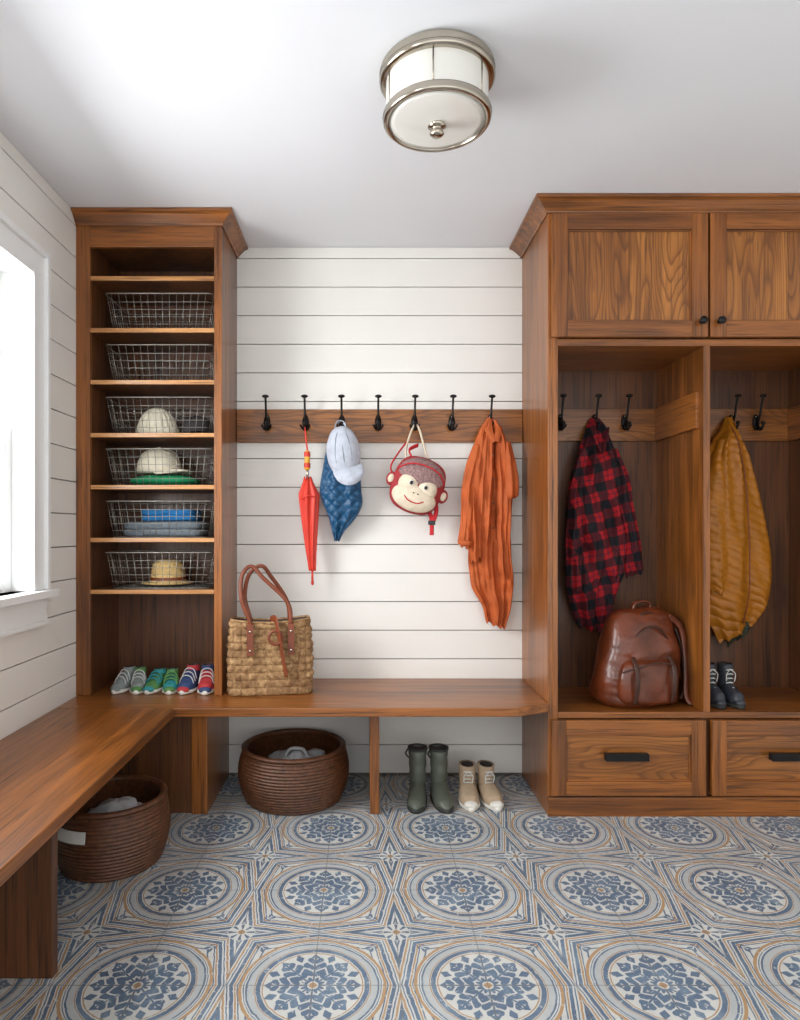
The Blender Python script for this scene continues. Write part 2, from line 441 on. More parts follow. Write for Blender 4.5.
# shelving tower
TF=-.334; TL=XL+.001; TR=-.601; OL,OR_=-1.153,-.633
b=B()
BT=.456
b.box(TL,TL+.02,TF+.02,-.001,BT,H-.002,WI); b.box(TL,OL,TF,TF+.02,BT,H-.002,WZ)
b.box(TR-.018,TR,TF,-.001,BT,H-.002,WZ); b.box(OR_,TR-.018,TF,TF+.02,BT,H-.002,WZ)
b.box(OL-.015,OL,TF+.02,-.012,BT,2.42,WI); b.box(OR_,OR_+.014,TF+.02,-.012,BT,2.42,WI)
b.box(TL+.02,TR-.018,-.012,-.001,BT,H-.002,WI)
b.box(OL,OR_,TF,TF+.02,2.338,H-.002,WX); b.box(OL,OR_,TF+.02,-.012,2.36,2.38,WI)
shz=[2.208,1.990,1.772,1.5495,1.331,1.109,.891]
for z in shz:
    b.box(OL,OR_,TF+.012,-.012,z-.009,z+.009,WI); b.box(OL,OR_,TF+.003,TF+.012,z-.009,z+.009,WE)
crown(b,[((TL,TF),(0,-1)),((TR,TF),(1,-1)),((TR,-.001),(1,0))],WX,k=.8)
b.done('shelving_tower',.0015)

# bench
b=B(); zt,zb=.455,.420; BF=-.523; LX=-.745
b.prism([(XL+.001,-.001),(CX0-.001,-.001),(CX0-.001,-.455),(.60,BF),(LX+.012,BF),(XL+.001,BF)],zb,zt,WX)
b.prism([(XL+.001,BF-.0008),(LX,BF-.0008),(LX,-3.2),(XL+.001,-3.2)],zb,zt,WY)
for x0,x1 in [(-.703,-.638),(.02,.058)]: b.box(x0,x1,-.432,-.001,0,zb,WZ)
b.box(XL+.001,-.703,-.42,-.402,0,zb,WI)
b.box(XL+.001,-.80,-1.415,-1.385,0,zb,WI)
b.box(XL+.001,-.80,-2.6,-2.57,0,zb,WZ)
b.box(XL+.001,XL+.02,-3.2,-.42,zb-.06,zb,WY)
b.done('corner_bench',.004)

# hook rail & hooks
b=B(); b.box(TR+.001,CX0-.001,-.02,-.0005,1.5596,1.7146,WR); b.done('hook_rail',.003)
def hook(x,z,yw):
    b=B(); b.M=Matrix.Translation((x,yw,z))
    b.loft([[(cos(2*pi*i/20)*.015,yy,sin(2*pi*i/20)*.036) for i in range(20)] for yy in(0,-.005)],IRON)
    for sz in(-.026,.026): b.ell((0,-.006,sz),(.004,.003,.004),NICK,8,6)
    b.tube([(0,-.004,-.01),(0,-.02,.0),(0,-.036,.03),(0,-.046,.07),(0,-.058,.105)],.005,IRON,10)
    b.ell((0,-.06,.111),(.016,.011,.008),IRON,16,10)
    b.tube([(0,-.004,.005),(0,-.018,-.022),(0,-.034,-.04),(0,-.05,-.036),(0,-.058,-.018)],.0050,IRON,10)
    b.ell((0,-.059,-.012),(.0095,.009,.0085),IRON,16,10)
    b.tube([(-.022,-.03,-.014),(-.013,-.02,-.03),(0,-.012,-.036),(.013,-.02,-.03),(.022,-.03,-.014)],.0045,IRON,8)
    b.done('coat_hook')
for x in(-.456,-.277,-.108,.061,.230,.404,.582): hook(x,1.652,-.0205)
for x in(.905,1.065,1.205,1.53,1.70,1.815): hook(x,1.652,-.0325)

# ------------------------------------------------------------------ ceiling light
b=B(); c=(.2075,-1.20,0)
b.lathe([(.02,H-.001),(.157,H-.001),(.164,H-.006),(.166,H-.014),(.160,H-.020),(.163,H-.026),(.166,H-.034),(.160,H-.040),(.150,H-.042),(.14,H-.042)],c,NICK,64)
b.lathe([(.147,H-.038),(.147,H-.14)],c,OPAL,64,cap=(False,False))
b.lathe([(.148,H-.130),(.155,H-.132),(.157,H-.138),(.153,H-.143),(.155,H-.149),(.150,H-.154),(.142,H-.155),(.140,H-.150)],c,NICK,64,cap=(False,False))
b.lathe([(.141,H-.150),(.12,H-.154),(.08,H-.158),(.03,H-.161),(.003,H-.161)],c,OPAL,64)
for k in range(6):
    a=2*pi*k/6+.35
    b.tube([(c[0]+.148*cos(a),c[1]+.148*sin(a),H-.04),(c[0]+.148*cos(a),c[1]+.148*sin(a),H-.135)],.0022,NICK,8)
b.lathe([(.024,H-.160),(.026,H-.165),(.016,H-.169),(.010,H-.173),(.018,H-.180),(.021,H-.186),(.014,H-.193),(.003,H-.196)],c,NICK,24)
b.done('ceiling_light')

# ------------------------------------------------------------------ wire baskets
def wire_basket():
    b=B(); h=.155; r=.0013
    def rect(z):
        t=z/h; a=.203+.025*t; d=.118+.02*t; return a,d
    def loop(z,rr):
        a,d=rect(z); q=.02
        pts=[]
        for sx,sy,a0 in((1,1,0),(-1,1,90),(-1,-1,180),(1,-1,270)):
            for k in range(4):
                an=math.radians(a0+30*k); pts.append((sx*(a-q)+q*cos(an),sy*(d-q)+q*sin(an),z))
        b.tube(pts,rr,WIRE,5,closed=True,smoothpath=False)
    for z,rr in((0,.0018),(.03,r),(.06,r),(.09,r),(.12,r),(h,.003)): loop(max(z,.002),rr)
    a0,d0=rect(0); a1,d1=rect(h)
    n=14
    for i in range(n):
        u=-1+2*(i+.5)/n
        for sy in(-1,1): b.tube([(u*a0*.95,sy*d0,.002),(u*a1*.95,sy*d1,h)],r,WIRE,5,smoothpath=False)
        b.tube([(u*a0*.95,-d0,.002),(u*a0*.95,d0,.002)],r,WIRE,4,smoothpath=False)
    n=8
    for i in range(n):
        u=-1+2*(i+.5)/n
        for sx in(-1,1): b.tube([(sx*a0,u*d0*.92,.002),(sx*a1,u*d1*.92,h)],r,WIRE,5,smoothpath=False)
        b.tube([(-a0,u*d0*.92,.002),(a0,u*d0*.92,.002)],r,WIRE,4,smoothpath=False)
    return b.done('wire_basket')
wb=wire_basket(); z_s=[z+.0095 for z in shz[1:]]
BX=-.876; BY=-.165
wb.location=(BX,BY,z_s[0])
for z in z_s[1:]:
    o=wb.copy(); scene.collection.objects.link(o); o.location=(BX,BY,z)
# contents
z=z_s[2]+.005
b=B()
R=[]
for j in range(25):
    k=j/24; rr=.088*math.sqrt(max(.002,1-k**2.2)) if k>.3 else .086
    R.append([(-.915+(rr+.0022*sin(20*2*pi*i/120))*cos(2*pi*i/120),-.19+(rr+.0022*sin(20*2*pi*i/120))*.85*sin(2*pi*i/120),z+.125*k) for i in range(120)])
b.loft(R,KNIT); b.lathe([(.087,.0),(.093,.004),(.093,.032),(.087,.036)],(-.915,-.19,z),KNIT,48,b=.86,cap=(False,False)); b.done('knit_beanie')
def cap(name,cx,cy,z,m1,m2,rot,s=1,tilt=0):
    b=B(); b.M=Matrix.Translation((cx,cy,z))@Matrix.Rotation(rot,4,'Z')@Matrix.Rotation(tilt,4,'X')@Matrix.Scale(s,4)
    b.lathe([(.088,0),(.089,.02),(.084,.05),(.066,.08),(.036,.098),(.004,.103)],(0,0,0),m1,36)
    b.ell((0,0,.104),(.008,.008,.005),m1,12,8)
    for k in range(3):
        a=pi*k/3; b.tube([(.0885*cos(a),.0885*sin(a),.015),(.068*cos(a),.068*sin(a),.081),(0,0,.105),(-.068*cos(a),-.068*sin(a),.081),(-.0885*cos(a),-.0885*sin(a),.015)],.0012,m1,5)
    rings=[]
    for i in range(13):
        u=-1+i/6; w=.08*u; L=.07*math.sqrt(max(0,1-u*u*.92)); y0=-math.sqrt(.088**2-w*w)+.004; zz=.012-.016*u*u
        rings.append([(w,y0,zz+.004),(w,y0-L*.5,zz+.003),(w,y0-L,zz-.004),(w,y0-L,zz-.007),(w,y0-L*.5,zz-.0),(w,y0,zz+.0)])
    b.loft(rings,m2); b.done(name)
cap('baseball_cap',-.745,-.16,z+.008,CHAR,CHAR,.3,.82)
b=B(); q=z_s[3]+.004
b.loft([[(p[0]+.004*noise.noise(Vector(p)*20),p[1],p[2]+.006*noise.noise(Vector((p[0]*16,p[1]*16,3)))) for p in ring(-.885,-.17,q+.045*k/6,.15*math.sqrt(1-.6*(2*k/6-1)**2),.10*math.sqrt(1-.6*(2*k/6-1)**2),48,3)] for k in range(7)],CGRN); b.done('folded_green_shirt')
cap('baseball_cap',-.915,-.165,q+.057,KNIT,KNIT,1.15,1.08,0)
def folded(name,x,y,z,w,d,layers):
    b=B()
    for m,t in layers:
        rings=[]
        for j in range(9):
            k=j/8; q=math.sqrt(max(.0,1-(2*k-1)**2*.85))
            rings.append([(p[0]+.006*noise.noise(Vector((p[1]*20,z*30,1))),p[1],p[2]+.004*noise.noise(Vector((p[0]*18,p[1]*18,z*9)))) for p in ring(x,y,z+t*k,w/2*(.9+.1*q),d/2*(.9+.1*q),48,5)])
        b.loft(rings,m); z+=t
    b.done(name)
folded('folded_clothes',-.875,-.165,z_s[4]+.006,.35,.2,[(FGRY,.03),(FGRY,.032)])
folded('folded_clothes',-.86,-.165,z_s[4]+.073,.24,.17,[(FBLU,.024),(FBLU,.026)])
b=B(); z=z_s[5]+.005
b.lathe([(.0,.004),(.07,.004),(.110,.010),(.114,.014),(.085,.016),(.076,.024),(.072,.06),(.066,.095),(.045,.112),(.02,.116),(.002,.114)],(-.875,-.165,z),STRAW,48)
b.lathe([(.0775,.025),(.0755,.038)],(-.875,-.165,z),STRAP,48,cap=(False,False)); b.done('straw_hat')

# ------------------------------------------------------------------ shoes
def shoe(name,x,y,z,rot,L,W,Hh,m,trim,sole,high=False,laces=True):
    b=B(); b.M=Matrix.Translation((x,y,z))@Matrix.Rotation(rot,4,'Z')
    def prof(t):
        w=W/2*(.72+.28*sin(pi*min(1,t*1.05)**1.6)) if t<.95 else W/2*.8
        w*=min(1,math.sqrt(max(0.02,t*9)))*min(1,math.sqrt(max(.02,(1-t)*5)))
        return w
    rings=[];rs=[]
    n=18
    for i in range(n+1):
        t=i/n; w=prof(t); yy=L/2-L*t
        hh=Hh*(1.0 if t<.32 else 1-.52*min(1,(t-.32)/.4))
        if high: hh=Hh*.55*(1 if t<.4 else 1-.3*min(1,(t-.4)/.4))
        hh*=min(1,math.sqrt(max(.15,(1-t)*6)))
        rings.append([(p[0],yy,max(.006,p[1])) for p in [(w*math.copysign(abs(cos(a))**.75,cos(a)),.010+(hh-.010)*max(0,sin(a))**.6) for a in [2*pi*k/28 for k in range(28)]]])
        ws=w+.003; rs.append([(ws*math.copysign(abs(cos(a))**.5,cos(a)),yy*(1.03),.009+.009*math.copysign(abs(sin(a))**.5,sin(a))) for a in [2*pi*k/20 for k in range(20)]])
    b.loft(rings,m); b.loft(rs,sole)
    if high:
        R=[]
        for j in range(9):
            k=j/8; R.append(ring(0,L/2-L*.27+.004*k,Hh*.25+Hh*.75*k,W*.40+.004*k,L*.20,24))
        R.append(ring(0,L/2-L*.27,Hh,W*.33,L*.165,24)); b.loft(R,m,(True,False))
        b.loft([ring(0,L/2-L*.27,Hh,W*.33,L*.165,24),ring(0,L/2-L*.27,Hh*.6,W*.31,L*.15,24)],INS,(False,True))
        if laces:
            for k in range(5):
                zz=Hh*(.42+.11*k); yy=L/2-L*.27-L*.2-.004-(.02 if k==0 else 0)
                b.tube([(-W*.22,yy+.006,zz),(0,yy-.003,zz+.004),(W*.22,yy+.006,zz)],.0028,LACE,6)
            b.tube([(0,L/2-L*.49,Hh*.88),(-.018,L/2-L*.53,Hh*.78),(-.02,L/2-L*.53,Hh*.6)],.002,LACE,6)
            b.tube([(0,L/2-L*.49,Hh*.88),(.018,L/2-L*.53,Hh*.78),(.014,L/2-L*.53,Hh*.58)],.002,LACE,6)
        b.ell((0,-L/2+.02,.022),(W*.34,.022,.016),trim)
    else:
        b.loft([ring(0,L/2-L*.22,Hh*.80,W*.40,L*.20,20),ring(0,L/2-L*.22,Hh*1.05,W*.37,L*.19,20),ring(0,L/2-L*.22,Hh*1.07,W*.32,L*.16,20)],trim,(False,False))
        b.loft([ring(0,L/2-L*.22,Hh*1.07,W*.32,L*.16,20),ring(0,L/2-L*.22,Hh*.97,W*.30,L*.15,20)],INS,(False,True))
        for k in range(3):
            yy=L/2-L*(.47+.1*k); zz=Hh*(.95-.13*k)
            b.tube([(-W*.46,yy,zz*.55),(-W*.3,yy,zz*.93),(0,yy,zz+.003),(W*.3,yy,zz*.93),(W*.46,yy,zz*.55)],.004 if not laces else .0022,trim if not laces else LACE,6)
        b.ell((0,-L/2+.016,.018),(W*.38,.018,.014),trim)
    return b.done(name)
zs=BT
shoe('toddler_shoe',-1.045,-.24,zs,-.30,.14,.062,.090,SGREY,SGREY,SOLE)
shoe('toddler_shoe',-.978,-.245,zs,.15,.14,.062,.090,SGREY,SGRN,SOLE)
shoe('toddler_shoe',-.908,-.24,zs,-.2,.15,.065,.082,SGRN,STEAL,SOLE,laces=False)
shoe('toddler_shoe',-.838,-.245,zs,.15,.15,.065,.082,STEAL,SGRN,SOLE,laces=False)
shoe('toddler_shoe',-.762,-.24,zs,-.15,.16,.070,.098,SBLU,SRED,SOLE)
shoe('toddler_shoe',-.684,-.245,zs,.12,.16,.070,.098,SRED,SBLU,SOLE)
shoe('high_top_sneaker',.44,-.295,.0,-.05,.23,.082,.138,BEIGE,SOLE,SOLE,True)
shoe('high_top_sneaker',.53,-.295,.0,.12,.23,.082,.138,BEIGE,SOLE,SOLE,True)
shoe('lace_up_boot',1.465,-.32,.4175,-.03,.17,.066,.165,NAVY,NAVY,BOOTS,True)
shoe('lace_up_boot',1.54,-.32,.4175,.03,.17,.066,.165,NAVY,NAVY,BOOTS,True)
def rainboot(x,y,rot):
    b=B(); b.M=Matrix.Translation((x,y,0))@Matrix.Rotation(rot,4,'Z')@Matrix.Diagonal((1,1,.86,1))
    rings=[]
    for i in range(17):
        t=i/16; w=.040*(.8+.2*sin(pi*t**1.4))*min(1,math.sqrt(max(.05,t*8)))*min(1,math.sqrt(max(.05,(1-t)*5)))
        hh=(.095 if t<.4 else .095-.04*min(1,(t-.4)/.35))*min(1,math.sqrt(max(.15,(1-t)*6)))
        rings.append([(w*cos(a),.09-.22*t,.012+(hh-.012)*max(0,sin(a))**.8) for a in [2*pi*k/24 for k in range(24)]])
    b.loft(rings,BOOT)
    b.loft([ring(0,-.02,z,.042,.115,36,2.3) for z in(0,.012)]+[ring(0,-.02,.02,.040,.112,36,2.3)],BOOTS)
    R=[ring(0,.045-.008*sin(pi*k/10),.04+.205*k/10,.033+.006*(k/10)+.002*sin(k*2.2),.042+.004*sin(k*1.7),28) for k in range(11)]
    b.loft(R,BOOT,(True,False))
    b.lathe([(.0395,.238),(.043,.240),(.043,.250),(.036,.250)],(0,.045,0),BOOTS,28,b=1.12,cap=(False,False))
    b.loft([ring(0,.045,.249,.036,.04,28),ring(0,.045,.14,.032,.036,28)],INS,(False,True))
    b.tube([(-.037,.03,.2),(-.05,.02,.225),(-.04,.03,.245)],.004,BOOTS,6)
    b.done('rain_boot')
rainboot(.222,-.295,-.12); rainboot(.322,-.295,.1)

# ------------------------------------------------------------------ rattan baskets
def rattan(x,y,R,Hb,lab):
    b=B(); n=int(Hb/.0125); prof=[(.0,.0),(R*.78,.0)]
    def rad(k): return R*(.82+.19*sin(pi*min(1,k*.75+.06)))
    for i in range(n*6+1):
        k=i/(n*6); prof.append((rad(k)+.0045*abs(sin(pi*k*n)),Hb*k))
    prof+= [(rad(1)+.008,Hb),(rad(1)+.009,Hb+.010),(rad(1)-.006,Hb+.016),(rad(1)-.016,Hb+.006)]
    for i in range(12): k=1-i/12; prof.append((rad(k)-.015,max(.012,Hb*k)))
    prof.append((.0,.012))
    b.lathe(prof,(x,y,0),WICK,72,cap=(False,False))
    def dfn(d): return .28*noise.noise(d*2.2+Vector((x,y,0)))+.10*noise.noise(d*6)
    b.ell((x+.02,y,Hb*.56),(R*.6,R*.6,Hb*.36),PAPER,60,36,dfn=dfn)
    def rout(z): return rad(z/Hb)+.006
    if lab:
        rings=[]
        for i in range(11):
            a=math.radians(-128+3.4*i); r1,r2=rout(Hb*.66),rout(Hb*.83); rings.append([(x+q*cos(a),y+q*sin(a),zz) for q,zz in((r1,Hb*.66),(r2,Hb*.83),(r2+.004,Hb*.83),(r1+.004,Hb*.66))])
        b.loft(rings,LABEL,smooth=False)
    else:
        b.tube([(x-.03,y-.05,Hb-.02),(x-.01,y-.05,Hb+.006),(x+.04,y-.05,Hb+.006),(x+.06,y-.05,Hb-.02)],.008,PAPER,8,flat=(.006,.012))
    b.done('rattan_basket')
rattan(-.307,-.245,.232,.215,False); rattan(-.885,-.79,.19,.215,True)

# ------------------------------------------------------------------ hanging things
b=B()
# back of the coat and its tail
drape(b,[(1.672,.566,.596,.012),(1.63,.542,.606,.026),(1.57,.512,.636,.032),(1.45,.49,.656,.034),(1.30,.478,.662,.034),(1.15,.478,.664,.034),(1.03,.474,.676,.034),(.95,.478,.686,.032),(.88,.492,.680,.03),(.80,.540,.670,.028),(.74,.556,.656,.024),(.71,.564,.648,.02)],ORANGE,wall=-.026,folds=((4,.022,1.2,0),(9,.012,-2,1),(17,.006,3,2)),nz=.014,hem=-.018,seed=1)
# front left panel with the sleeve lying over it
drape(b,[(1.66,.560,.584,.012),(1.60,.520,.590,.024),(1.50,.488,.588,.03),(1.38,.468,.584,.032),(1.26,.462,.578,.032),(1.16,.466,.572,.03),(1.06,.476,.566,.026),(1.02,.484,.56,.02)],ORANGE,wall=-.06,N=70,Mv=70,folds=((3,.014,2,0),(7,.008,-2,1),(12,.004,3,0)),nz=.012,hem=.025,seed=2)
drape(b,[(1.54,.490,.53,.016),(1.44,.458,.526,.026),(1.34,.440,.508,.030),(1.24,.434,.502,.030),(1.14,.426,.498,.028),(1.09,.424,.494,.024),(1.072,.426,.490,.02)],ORANGE,wall=-.078,N=60,Mv=60,folds=((3,.010,5,0),(6,.006,-9,1)),nz=.012,hem=-.012,seed=3)
b.tube([(.424,-.095,1.098),(.44,-.128,1.094),(.47,-.135,1.090),(.496,-.10,1.086)],.004,ORANGE,8,flat=(.012,.003))
# right panel and right sleeve
drape(b,[(1.655,.584,.606,.012),(1.58,.594,.638,.024),(1.46,.596,.662,.028),(1.34,.598,.674,.03),(1.2,.60,.664,.028),(1.05,.604,.668,.026),(.97,.61,.680,.022),(.93,.625,.676,.016)],ORANGE,wall=-.062,N=60,Mv=70,folds=((3,.012,2,1),(6,.007,-2,1)),nz=.010,hem=-.015,seed=4)
drape(b,[(1.55,.632,.660,.02),(1.46,.632,.684,.026),(1.37,.634,.698,.028),(1.31,.632,.700,.026),(1.292,.636,.696,.02)],ORANGE,wall=-.078,N=40,Mv=40,folds=((3,.008,5,0),),nz=.010,hem=.012,seed=5)
# collar and buttons
b.tube([(.552,-.085,1.625),(.566,-.112,1.59),(.588,-.122,1.55)],.006,ORANGE,8,flat=(.016,.005))
b.tube([(.612,-.085,1.625),(.604,-.112,1.59),(.590,-.122,1.55)],.006,ORANGE,8,flat=(.016,.005))
for k in range(4): b.ell((.578,-.130,1.49-.11*k),(.005,.003,.005),LEAD,10,6)
b.done('orange_raincoat')

b=B(); uy=-.085
R=[]
for j in range(31):
    t=j/30; z=1.385-.42*t; w=(.014+.026*min(1,t*6))*(1-.66*max(0,t-.2)/.8); cx=-.262+.022*t
    R.append([(cx+w*(1+.26*sin(7*a+t*5))*cos(a),uy+w*.9*(1+.26*sin(7*a+t*5))*sin(a),z+(.012*sin(7*a) if j==0 else 0)) for a in [2*pi*k/70 for k in range(70)]])
b.loft(R,RED)
b.tube([(-.2405,uy,.965),(-.24,uy,.912)],.005,RED,10); b.ell((-.24,uy,.91),(.007,.007,.012),RED,12,8)
b.tube([(-.262,uy,1.38),(-.264,uy,1.44)],.006,NICK,10)
b.lathe([(.009,0),(.013,.006),(.013,.08),(.010,.086),(.002,.09)],(-.264,uy,1.425),YEL,20)
for k in (0,2): b.lathe([(.0135,0),(.0145,.004),(.0145,.018),(.0135,.022)],(-.264,uy,1.435+.025*k),RED,20,cap=(False,False))
b.tube([(-.264,uy,1.51),(-.272,uy+.01,1.57),(-.277,-.064,1.624),(-.272,uy-.004,1.60),(-.262,uy,1.51)],.003,RED,8)
b.tube([(-.226,uy-.038,1.30),(-.256,uy-.044,1.305),(-.29,uy-.034,1.29)],.004,RED,8,flat=(.003,.007))
b.done('childs_umbrella')

b=B()
q=lambda x,z,u:.010*abs(sin((x+z)*62)*sin((x-z)*62))**.5
drape(b,[(1.63,-.125,-.095,.01),(1.56,-.165,-.07,.03),(1.47,-.19,-.03,.04),(1.41,-.2,-.022,.045),(1.33,-.205,-.016,.045),(1.27,-.19,-.014,.04),(1.20,-.165,-.045,.035),(1.145,-.15,-.09,.025),(1.10,-.142,-.114,.012)],TEAL,wall=-.03,N=110,Mv=120,disp=q,folds=((2,.012,3,0),(5,.008,-3,1)),nz=.004,hemw=.002)
b.done('quilted_vest')
b=B()
def capf(d): return .03*noise.noise(d*3)
b.M=Matrix.Translation((-.097,-.135,1.50))@Matrix.Rotation(math.radians(-6),4,'Y')
b.ell((0,0,.0),(.076,.062,.118),CAPG,40,24,dfn=capf)
b.ell((-.006,-.02,.098),(.008,.008,.006),CAPG,10,8)
for xo in(-.035,0,.035):
    b.tube([(xo*.2,-.028,.105),(xo*.75,-.05,.06),(xo,-.0635+abs(xo)*.25,0),(xo,-.057+abs(xo)*.25,-.05)],.0013,FGRY,5)
rings=[]
for i in range(15):
    u=-1+i/7; w=.068*u; L=.08*math.sqrt(max(0,1-u*u*.9)); yy=-.045+.03*u*u
    rings.append([(w+.012,yy,-.075+.02*u*u),(w+.014,yy-.018,-.075-L*.6),(w+.016,yy-.022,-.075-L),(w+.016,yy-.018,-.075-L),(w+.014,yy-.012,-.075-L*.6),(w+.012,yy+.005,-.075+.02*u*u)])
b.loft(rings,CAPG)
b.tube([(-.03,0,.09),(-.02,.04,.14),(0,.07,.15),(.02,.04,.13),(.02,0,.09)],.004,CAPG,8,flat=(.003,.008))
b.done('baseball_cap')

# monkey backpack
b=B(); b.M=Matrix.Translation((.238,-.115,1.352))@Matrix.Rotation(math.radians(20),4,'Y')
def sq(d): return .10*(abs(d.x)**3*abs(d.z)**3)*8
b.ell((0,0,0),(.120,.06,.130),MAROON,48,30,dfn=sq)
b.ell((0,-.014,.044),(.108,.054,.080),GREYF,40,24)
b.ell((0,-.042,-.062),(.102,.038,.060),CREAM,36,20)
b.ell((-.040,-.040,-.010),(.050,.030,.050),CREAM,28,16); b.ell((.040,-.040,-.010),(.050,.030,.050),CREAM,28,16)
for sx in(-1,1):
    b.ell((sx*.034,-.068,-.002),(.012,.006,.014),SOLE,16,10); b.ell((sx*.034,-.0735,-.004),(.0075,.004,.009),BLK,14,8)
    b.ell((sx*.010,-.0805,-.043),(.004,.003,.003),LEAD,8,6)
    b.ell((sx*.122,-.005,-.01),(.024,.014,.032),MAROON,20,14); b.ell((sx*.125,-.016,-.01),(.014,.008,.020),CREAM,16,10)
b.tube([(-.045,-.076,-.066),(-.02,-.081,-.082),(.02,-.081,-.082),(.045,-.076,-.066)],.0026,REDS,8)
b.tube([(-.113,-.02,.040),(-.07,-.062,.075),(0,-.070,.088),(.07,-.062,.075),(.113,-.02,.040)],.0032,REDS,8)
b.tube([(-.07,-.02,.11),(-.09,.0,.14),(-.06,.02,.175)],.005,REDS,8,flat=(.004,.012))
b.M=Matrix.Translation((.238,-.09,1.352))
b.tube([(-.035,0,.10),(-.052,.01,.15),(-.035,.022,.225),(-.008,.028,.283),(.012,.022,.26),(.030,.01,.19),(.05,0,.11)],.006,CREAM,8,flat=(.005,.012))
b.tube([(.03,.01,-.10),(.06,.0,-.13),(.066,0,-.17),(.066,0,-.225)],.006,REDS,8,flat=(.010,.004))
b.tube([(.085,.0,-.08),(.086,-.005,-.12),(.074,-.004,-.16)],.006,REDS,8,flat=(.010,.004))
b.box(.05,.082,-.008,.004,-.178,-.158,BLK)
b.tube([(-.09,.0,.02),(-.12,.005,.08),(-.10,.01,.13),(-.05,.02,.2)],.006,REDS,8,flat=(.004,.012))
b.done('monkey_backpack')

# plaid shirt
b=B()
drape(b,[(1.668,1.045,1.08,.01),(1.62,1.015,1.105,.03),(1.57,.995,1.122,.040),(1.50,.972,1.148,.044),(1.38,.938,1.185,.046),(1.24,.922,1.205,.046),(1.10,.918,1.210,.046),(.99,.918,1.195,.046),(.90,.924,1.168,.044),(.81,.938,1.140,.038),(.74,.965,1.115,.032),(.70,.985,1.10,.026)],PLAID,wall=-.036,folds=((4,.024,1.5,0),(9,.014,-2,1),(16,.006,3,2)),edge=.005,nz=.016,hem=-.01,hemw=.010,seed=6)
drape(b,[(1.52,1.12,1.155,.02),(1.40,1.14,1.195,.03),(1.25,1.16,1.225,.034),(1.12,1.178,1.248,.034),(1.01,1.185,1.262,.032),(.965,1.19,1.262,.030),(.95,1.194,1.258,.026)],PLAID,wall=-.065,N=60,Mv=60,folds=((3,.012,5,0),(6,.008,-8,1)),nz=.012,hem=.01,seed=7)
drape(b,[(1.52,.975,1.02,.02),(1.36,.935,.995,.03),(1.2,.915,.985,.034),(1.02,.908,.982,.034),(.90,.912,.982,.03),(.875,.916,.978,.026)],PLAID,wall=-.08,N=60,Mv=60,folds=((3,.012,5,2),(6,.008,-8,1)),nz=.012,hem=-.01,seed=8)
b.tube([(1.02,-.09,1.61),(1.035,-.115,1.56),(1.062,-.126,1.50)],.012,PLAID,8,flat=(.006,.02))
b.tube([(1.105,-.09,1.61),(1.09,-.115,1.56),(1.07,-.126,1.50)],.012,PLAID,8,flat=(.006,.02))
b.done('plaid_shirt')

# mustard quilted jacket
b=B()
qm=lambda x,z,u:.009*abs(sin((z+.42*x+.25*(x-1.67)**2)*pi/.038))**.5
drape(b,[(1.672,1.665,1.70,.01),(1.61,1.63,1.712,.030),(1.562,1.595,1.722,.040),(1.471,1.55,1.758,.048),(1.288,1.515,1.800,.052),(1.151,1.50,1.832,.054),(1.014,1.50,1.850,.054),(.90,1.515,1.850,.050),(.82,1.54,1.842,.046),(.75,1.58,1.818,.038),(.70,1.61,1.79,.032),(.675,1.63,1.77,.028)],MUST,wall=-.036,N=120,Mv=240,disp=qm,folds=((2.4,.022,1.2,0),(5,.009,-2,1)),nz=.006,hem=.045,hemw=.006,seed=9,edge=.003)
drape(b,[(1.56,1.60,1.65,.02),(1.40,1.545,1.64,.032),(1.2,1.515,1.635,.036),(1.02,1.51,1.63,.036),(.90,1.53,1.62,.030),(.87,1.54,1.61,.026)],MUST,wall=-.088,N=70,Mv=160,disp=qm,folds=((2,.008,4,2),),nz=.008,hem=-.01,seed=10)
drape(b,[(.76,1.60,1.79,.022),(.70,1.64,1.77,.022),(.66,1.66,1.745,.016),(.635,1.672,1.728,.010)],GREEN,wall=-.042,N=40,Mv=24,hem=.02)
b.tube([(1.668,-.10,1.62),(1.685,-.13,1.53),(1.70,-.155,1.36),(1.71,-.165,1.1),(1.715,-.155,.88),(1.705,-.125,.73)],.003,STRAP,6)
b.done('quilted_jacket')

# ------------------------------------------------------------------ woven tote
b=B(); b.M=Matrix.Translation((-.408,-.255,BT))@Matrix.Rotation(math.radians(9),4,'Z')
R=[];Nn=240;rowsN=120;Hb=.315
for j in range(rowsN+1):
    t=j/rowsN; z=Hb*t; a=.172-.010*t*t+.006*sin(pi*t); d=.07-.02*t
    rg=ring(0,0,z,a,d,Nn,6); out=[]
    for i,p in enumerate(rg):
        vr=t*10; vc=(p[0]/.0295) if abs(p[1])>d*.5 else (p[1]/.0295)
        par=(int(math.floor(vr))+int(math.floor(vc+50)))%2
        hump=(abs(sin(pi*vr))**.5)*(abs(sin(pi*vc))**.5)
        w=.001+hump*(.011 if par else .005)
        nx,ny=(p[0]/a)**5,(p[1]/d)**5; nl=math.hypot(nx,ny) or 1
        sag=-.014*sin(pi*min(1,max(0,(p[0]/a+1)/2)))*t*t*t
        out.append((p[0]+nx/nl*w,p[1]+ny/nl*w,p[2]+sag))
    R.append(out)
b.loft(R,WEAVE,(True,False))
top=R[-1]; b.loft([top,[(p[0]*.95,p[1]*.88,p[2]) for p in top],[(p[0]*.93,p[1]*.8,.05) for p in top]],INS,(False,True))
b.tube([(p[0]*1.01,p[1]*1.02,p[2]) for p in top[::6]],.006,WEAVE,8,sub=2,closed=True)
